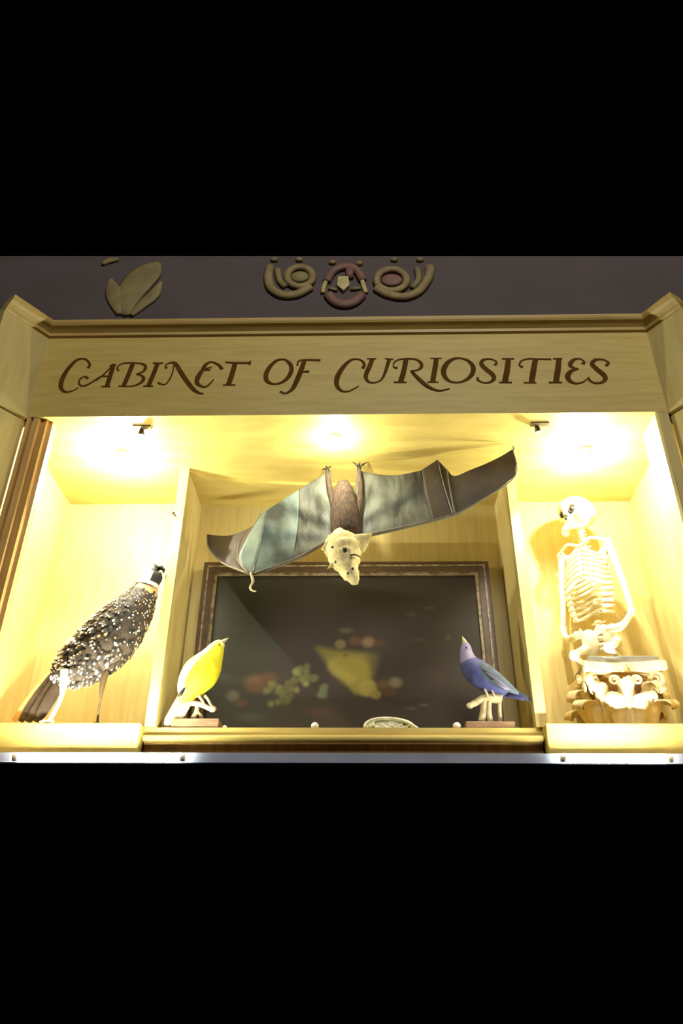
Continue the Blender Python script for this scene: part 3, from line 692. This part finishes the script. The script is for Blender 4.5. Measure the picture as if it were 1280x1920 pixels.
# ------------------------------------------------------------------ skeleton
ZK = ZS+CH
sk = thing('human_skeleton', 'small ivory human skeleton kneeling on a grey slab atop the plaster capital', 'skeleton', (CX, CYY, ZK))
o = MB().box(CX-.088, CX+.10, CYY-.085, CYY+.075, ZK, ZK+.020).build('slab', SLATE, sk); bevel(o, .003)
SB = Vector((P(1122, 1200, 2.08).x, 2.08, ZK+.020)); SA = math.radians(-38)
def W3(x, y, z): a, b = rot2(x, y, SA); return SB+Vector((a, b, z))
def bone(pts, r0, r1=None, name='bone', ends=0.0, n=9, par=None):
    q = spline(pts, 4) if len(pts) > 2 else pts; N = len(q); r1 = r0 if r1 is None else r1
    m = MB().loft([W3(*a) for a in q], [r0+(r1-r0)*i/(N-1) for i in range(N)], n, (0, 1, .01))
    if ends:
        m.ball(W3(*pts[0]), ends, 9, 7); m.ball(W3(*pts[-1]), ends*.9, 9, 7)
    return m.build(name, BONE, par or sk, True)
zs0 = SB.z
hsk = P(1080, 963, 2.07); hz = hsk.z-zs0
SH = hz-.108          # shoulder height
# spine
spn = spline([(0, .03, .055), (0, .018, .11), (0, .030, SH*.55), (0, .040, SH*.8), (0, .028, SH), (0, .012, SH+.04), (0, .004, SH+.062)], 6)
nv = 20
for k in range(nv):
    t = k/(nv-1)*(len(spn)-1); i = min(int(t), len(spn)-2); f = t-i; a = [p+(q-p)*f for p, q in zip(spn[i], spn[i+1])]
    r = .013-.006*k/nv
    m = MB().ball(W3(*a), (r, r*.9, .0072), 10, 6)
    m.loft([W3(*a), W3(a[0], a[1]+r*2.0, a[2]-.006)], [.0035, .002], 6)
    m.loft([W3(a[0]-r*1.7, a[1]+.004, a[2]), W3(a[0]+r*1.7, a[1]+.004, a[2])], .0028, 6)
    m.build('vertebra', BONE, sk, True)
# ribs and breastbone
NR = 12
for k in range(NR):
    f = k/(NR-1); z0 = SH-.012-f*(SH*.50); w_ = .034+.034*math.sin(math.pi*(.15+.62*f)); dp = .030+.022*math.sin(math.pi*(.1+.6*f))
    yb0 = .036; ye = -dp if k < 7 else -dp+.02*(k-6)
    for sx in (-1, 1):
        pts = []
        for i in range(13):
            a = math.pi*(i/12)*(1 if k < 7 else .78)
            pts.append((sx*w_*math.sin(a)**.8 if a < math.pi-1e-3 else sx*.006, yb0*.5+.5*(-dp+.0)+(yb0+dp)*.5*math.cos(a), z0-.040*math.sin(a*.62)+(.022*max(0, (i-8)/4) if k < 7 else 0)))
        bone(pts, .0056, .005, 'rib', n=7)
bone([(0, -.030, SH-.028), (0, -.044, SH-.07), (0, -.048, SH-.125)], .0075, .005, 'breastbone')
# shoulder girdle and arms
for sx in (-1, 1):
    bone([(sx*.006, -.028, SH-.012), (sx*.035, -.026, SH+.004), (sx*.068, -.004, SH-.002)], .005, .0045, 'collarbone', .006)
    m = MB(); q = [W3(sx*.070, .026, SH+.002), W3(sx*.024, .046, SH-.012), W3(sx*.040, .048, SH-.095), W3(sx*.068, .030, SH-.030)]
    off = Vector((0, .005, 0)); m.add(q+[v+off for v in q], [(0, 1, 2, 3), (7, 6, 5, 4), (0, 4, 5, 1), (1, 5, 6, 2), (2, 6, 7, 3), (3, 7, 4, 0)])
    m.build('shoulder_blade', BONE, sk, True)
    bone([(sx*.075, .010, SH-.008), (sx*.094, .018, SH*.62), (sx*.104, .010, SH*.36)], .0105, .0085, 'upper_arm_bone', .014)
    bone([(sx*.103, .006, SH*.355), (sx*.082, -.03, SH*.24), (sx*.040, -.055, SH*.22)], .0072, .006, 'forearm_bone', .010)
    bone([(sx*.101, .012, SH*.345), (sx*.076, -.026, SH*.21), (sx*.036, -.052, SH*.20)], .0062, .005, 'forearm_bone', .008)
    h = MB()
    for j in range(5):
        a0 = (sx*.038, -.054, SH*.21+.004*(j-2)); ln = (.020, .028, .030, .028, .022)[j]
        h.loft([W3(*a0), W3(a0[0]-sx*ln*.6, a0[1]-.008, a0[2]-.002*(2-j)), W3(a0[0]-sx*ln, a0[1]-.006, a0[2]-.008-.002*j)], [.0034, .003, .0018], 6)
    h.ball(W3(sx*.038, -.054, SH*.21), (.008, .007, .009), 8, 6); h.build('hand_bones', BONE, sk, True)
# pelvis and kneeling legs
for sx in (-1, 1):
    def hip(d, q): return Vector((q.x, q.y-.004*math.cos(3*d.z), q.z*(1+.15*d.x*sx)))
    MB().ball(W3(sx*.030, .022, .082), (.028, .016, .040), 14, 10, fn=hip, rot=Matrix.Rotation(SA-sx*.5, 3, 'Z')).build('hip_bone', BONE, sk, True)
    bone([(sx*.044, .014, .062), (sx*.052, -.030, .040), (sx*.050, -.070, .018)], .012, .010, 'thigh_bone', .017)
    bone([(sx*.050, -.070, .016), (sx*.050, -.02, .012), (sx*.046, .045, .010)], .008, .006, 'shin_bone', .009)
bone([(-.02, .036, .060), (0, .038, .075), (.02, .036, .060)], .012, .012, 'sacrum')
# skull
SR = Matrix.Rotation(math.radians(-58), 3, 'Z') @ Matrix.Rotation(math.radians(-4), 3, 'X')
def skullfn(d, q):
    x, y, z = d; k = 1.0
    q = Vector(q)
    if y > 0: q.y *= 1.12
    if z < 0:
        front = max(0, -y); q.z *= (.80+.62*front*front); q.x *= 1-.30*(-z)*(1 if y < .2 else .4)
        q.y *= 1-.06*front
    def dent(cx_, cy_, cz_, sg, dep):
        n = Vector((cx_, cy_, cz_)).normalized(); e = (Vector(d)-n).length; return dep*math.exp(-(e/sg)**4)
    s_ = sum(dent(sx*.40, -.86, -.16, .25, .026) for sx in (-1, 1))+dent(0, -.90, -.50, .13, .016)+dent(.9, -.45, -.12, .26, .008)+dent(-.9, -.45, -.12, .26, .008)
    s_ -= dent(0, -.86, .14, .5, .004)+dent(.72, -.62, -.42, .18, .006)+dent(-.72, -.62, -.42, .18, .006)+dent(0, -.8, -.78, .3, .006)
    return q-Vector(d)*s_
MB().ball(hsk, (.052, .058, .054), 72, 52, rot=SR, fn=skullfn).build('skull', BONE, sk, True)
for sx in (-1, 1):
    MB().ball(hsk+SR @ Vector((sx*.0185, -.038, -.009)), (.0115, .010, .0105), 14, 10, rot=SR).build('socket_shade', DARK, sk, True)  # dark balls stand in for the shade inside the sockets and nose
MB().ball(hsk+SR @ Vector((0, -.044, -.034)), (.005, .008, .008), 10, 8, rot=SR).build('nose_shade', DARK, sk, True)
def HS3(x, y, z): return hsk+SR @ (Vector((x, y, z))*1.2)
m = MB().loft([HS3(*a) for a in spline([(-.034, .004, -.028), (-.031, -.008, -.052), (-.016, -.036, -.062), (0, -.044, -.063), (.016, -.036, -.062), (.031, -.008, -.052), (.034, .004, -.028)], 5)], [(.0065, .008)]*31, 9)
m.build('jaw', BONE, sk, True)
m = MB()
for k in range(9):
    a = (k-4)*.2; m.ball(HS3(math.sin(a)*.022, -.022-math.cos(a)*.018, -.049), (.0026, .0026, .005), 6, 5)
m.build('teeth', BONE, sk, True)

# ------------------------------------------------------------------ shell and beads on the shelf
s0 = P(732, 1360, 2.035)
sh = thing('sea_shell', 'pale oval ridged shell lying at the middle of the shelf edge', 'shell', (s0.x, 2.04, ZS))
def shfn(d, q):
    a = math.atan2(d.y, d.x); return Vector((q.x, q.y, max(q.z, 0)))*(1+.05*math.sin(9*a+4*d.z)+.03*math.sin(23*a))
MB().ball((s0.x, 2.045, ZS), (.070, .036, .038), 40, 18, fn=shfn).build('shell_body', SHELL, sh, True)
q = [(684,1365),(686,1357),(700,1350),(722,1347.5),(745,1350),(766,1357),(783,1367)]
MB().loft([P(u, v, 2.016+.0*k) for k, (u, v) in enumerate(spline([(float(a), float(b)) for a, b in q], 5))], [(.0042, .010)]*31, 10).build('shell_rim', SHELL, sh, True)
m = MB()
for k in range(16):
    u = 694+k*5.2; m.ball(P(u, 1364-3*math.sin(k*1.9)-2, 2.014), (.005, .006, .0055), 8, 6)
m.build('shell_bumps', SHELL, sh, True)
for u, v, r, lb in ((590, 1364, .0095, 'small white round bead on the shelf to the left of the pale shell'), (856, 1361, .0098, 'small white round bead on the shelf beside the blue bird'), (421, 1364, .0055, 'tiny white bead on the shelf beside the yellow bird')):
    p = P(u, v, 2.016); p.z = ZS+r*.9
    def bf(d, q): return Vector((q.x*(1+.08*math.cos(2*math.atan2(d.y, d.x))), q.y, q.z*(.95 if d.z < 0 else 1.02)))
    o = MB().ball(p, r, 16, 12, fn=bf).build('bead', BEAD, None, True, org=(p.x, p.y, ZS)); tag(o, lb, 'bead', 'white beads on the shelf')

# ------------------------------------------------------------------ ornaments on the wall above
def wally(x): return 1.7815+(x+1.19)*(.038/2.33)
def OW(u, v, off=.0):
    p = P(u, v, 1.80); y = wally(p.x)-off; return P(u, v, y)
cr = thing('gilded_crest', 'dull gilt crest with two round rosettes on the dark wall above the header', 'ornament', OW(648, 560))
def flat_tube(pts, r, mt, name, off=.006, n=8, par=cr):
    q = spline(pts, 6) if len(pts) > 2 else pts
    return MB().loft([OW(a, b, off) for a, b in q], [(r, min(r*.7, .012))]*len(q), n).build(name, mt, par, True)
for cu, cv, ru, rv in ((562, 519, 24, 18), (734, 525, 28, 20)):
    ring = [(cu+ru*math.cos(a*math.pi/10), cv+rv*math.sin(a*math.pi/10)) for a in range(20)]
    ring.append(ring[0]); ro = flat_tube(ring, .013, GILT, 'rosette_ring', .008)
    e = OW(cu, cv, .004); MB().ball(e, (ru*.0013, .008, rv*.0014), 14, 8).build('rosette_boss', GILTR if cu > 700 else LEAFG, ro, True)
flat_tube([(506, 500), (503, 520), (508, 540), (528, 553), (556, 552), (582, 538)], .016, GILT, 'scroll')
flat_tube([(520, 505), (524, 525), (535, 538)], .011, LEAFG, 'scroll')
flat_tube([(806, 500), (803, 520), (786, 545), (758, 557), (726, 552), (704, 540)], .016, GILT, 'scroll')
flat_tube([(782, 503), (784, 525), (772, 540)], .011, LEAFG, 'scroll')
flat_tube([(612, 524), (607, 538), (605, 549)], .008, GILTB, 'crest_bar'); flat_tube([(678, 524), (682, 538), (686, 549)], .008, GILTB, 'crest_bar')
m = MB(); q = [OW(a, b, .0) for a, b in ((634, 524), (653, 524), (655, 540), (644, 550), (632, 540))]
m.add(q+[v-Vector((0, .014, 0)) for v in q], [(4, 3, 2, 1, 0), (5, 6, 7, 8, 9)]+[(i, (i+1) % 5, (i+1) % 5+5, i+5) for i in range(5)]); m.build('crest_shield', GILTB, cr)
flat_tube([(612, 528), (625, 508), (648, 500), (668, 506), (680, 526)], .015, GILTR, 'crest_arch')
flat_tube([(655, 504), (655, 522)], .014, GILTR, 'crest_plume')
flat_tube([(615, 552), (628, 566), (646, 571), (664, 566), (678, 552)], .018, GILTR, 'crest_swag')
flat_tube([(616, 540), (632, 544)], .006, GILT, 'crest_bar'); flat_tube([(657, 542), (676, 540)], .006, LEAFG, 'crest_bar')
for u, v in ((514, 487), (561, 487), (623, 492), (673, 494), (739, 487), (787, 487)):
    MB().ball(OW(u, v, .005), (.013, .008, .009), 10, 7).build('crest_knob', GILT, cr, True)
lf = thing('gilded_leaf_spray', 'dull olive gilt leaf spray on the dark wall at the upper left', 'ornament', OW(235, 590))
def wleaf(pts, ws, mt):
    q = spline([(*a, b) for a, b in zip(pts, ws)], 5)
    MB().loft([OW(a, b, .004) for a, b, c_ in q], [(c_*.0015, .007) for a, b, c_ in q], 12).build('leaf', mt, lf, True)
wleaf([(236, 592), (240, 560), (258, 530), (282, 508), (298, 494)], [8, 28, 36, 30, 8], LEAFG)
wleaf([(224, 590), (218, 566), (212, 545), (208, 525)], [6, 17, 18, 5], LEAFG)
wleaf([(246, 592), (266, 572), (288, 552), (302, 530)], [5, 12, 14, 4], LEAFG)
wleaf([(192, 496), (205, 489), (222, 487)], [4, 8, 4], GILT)
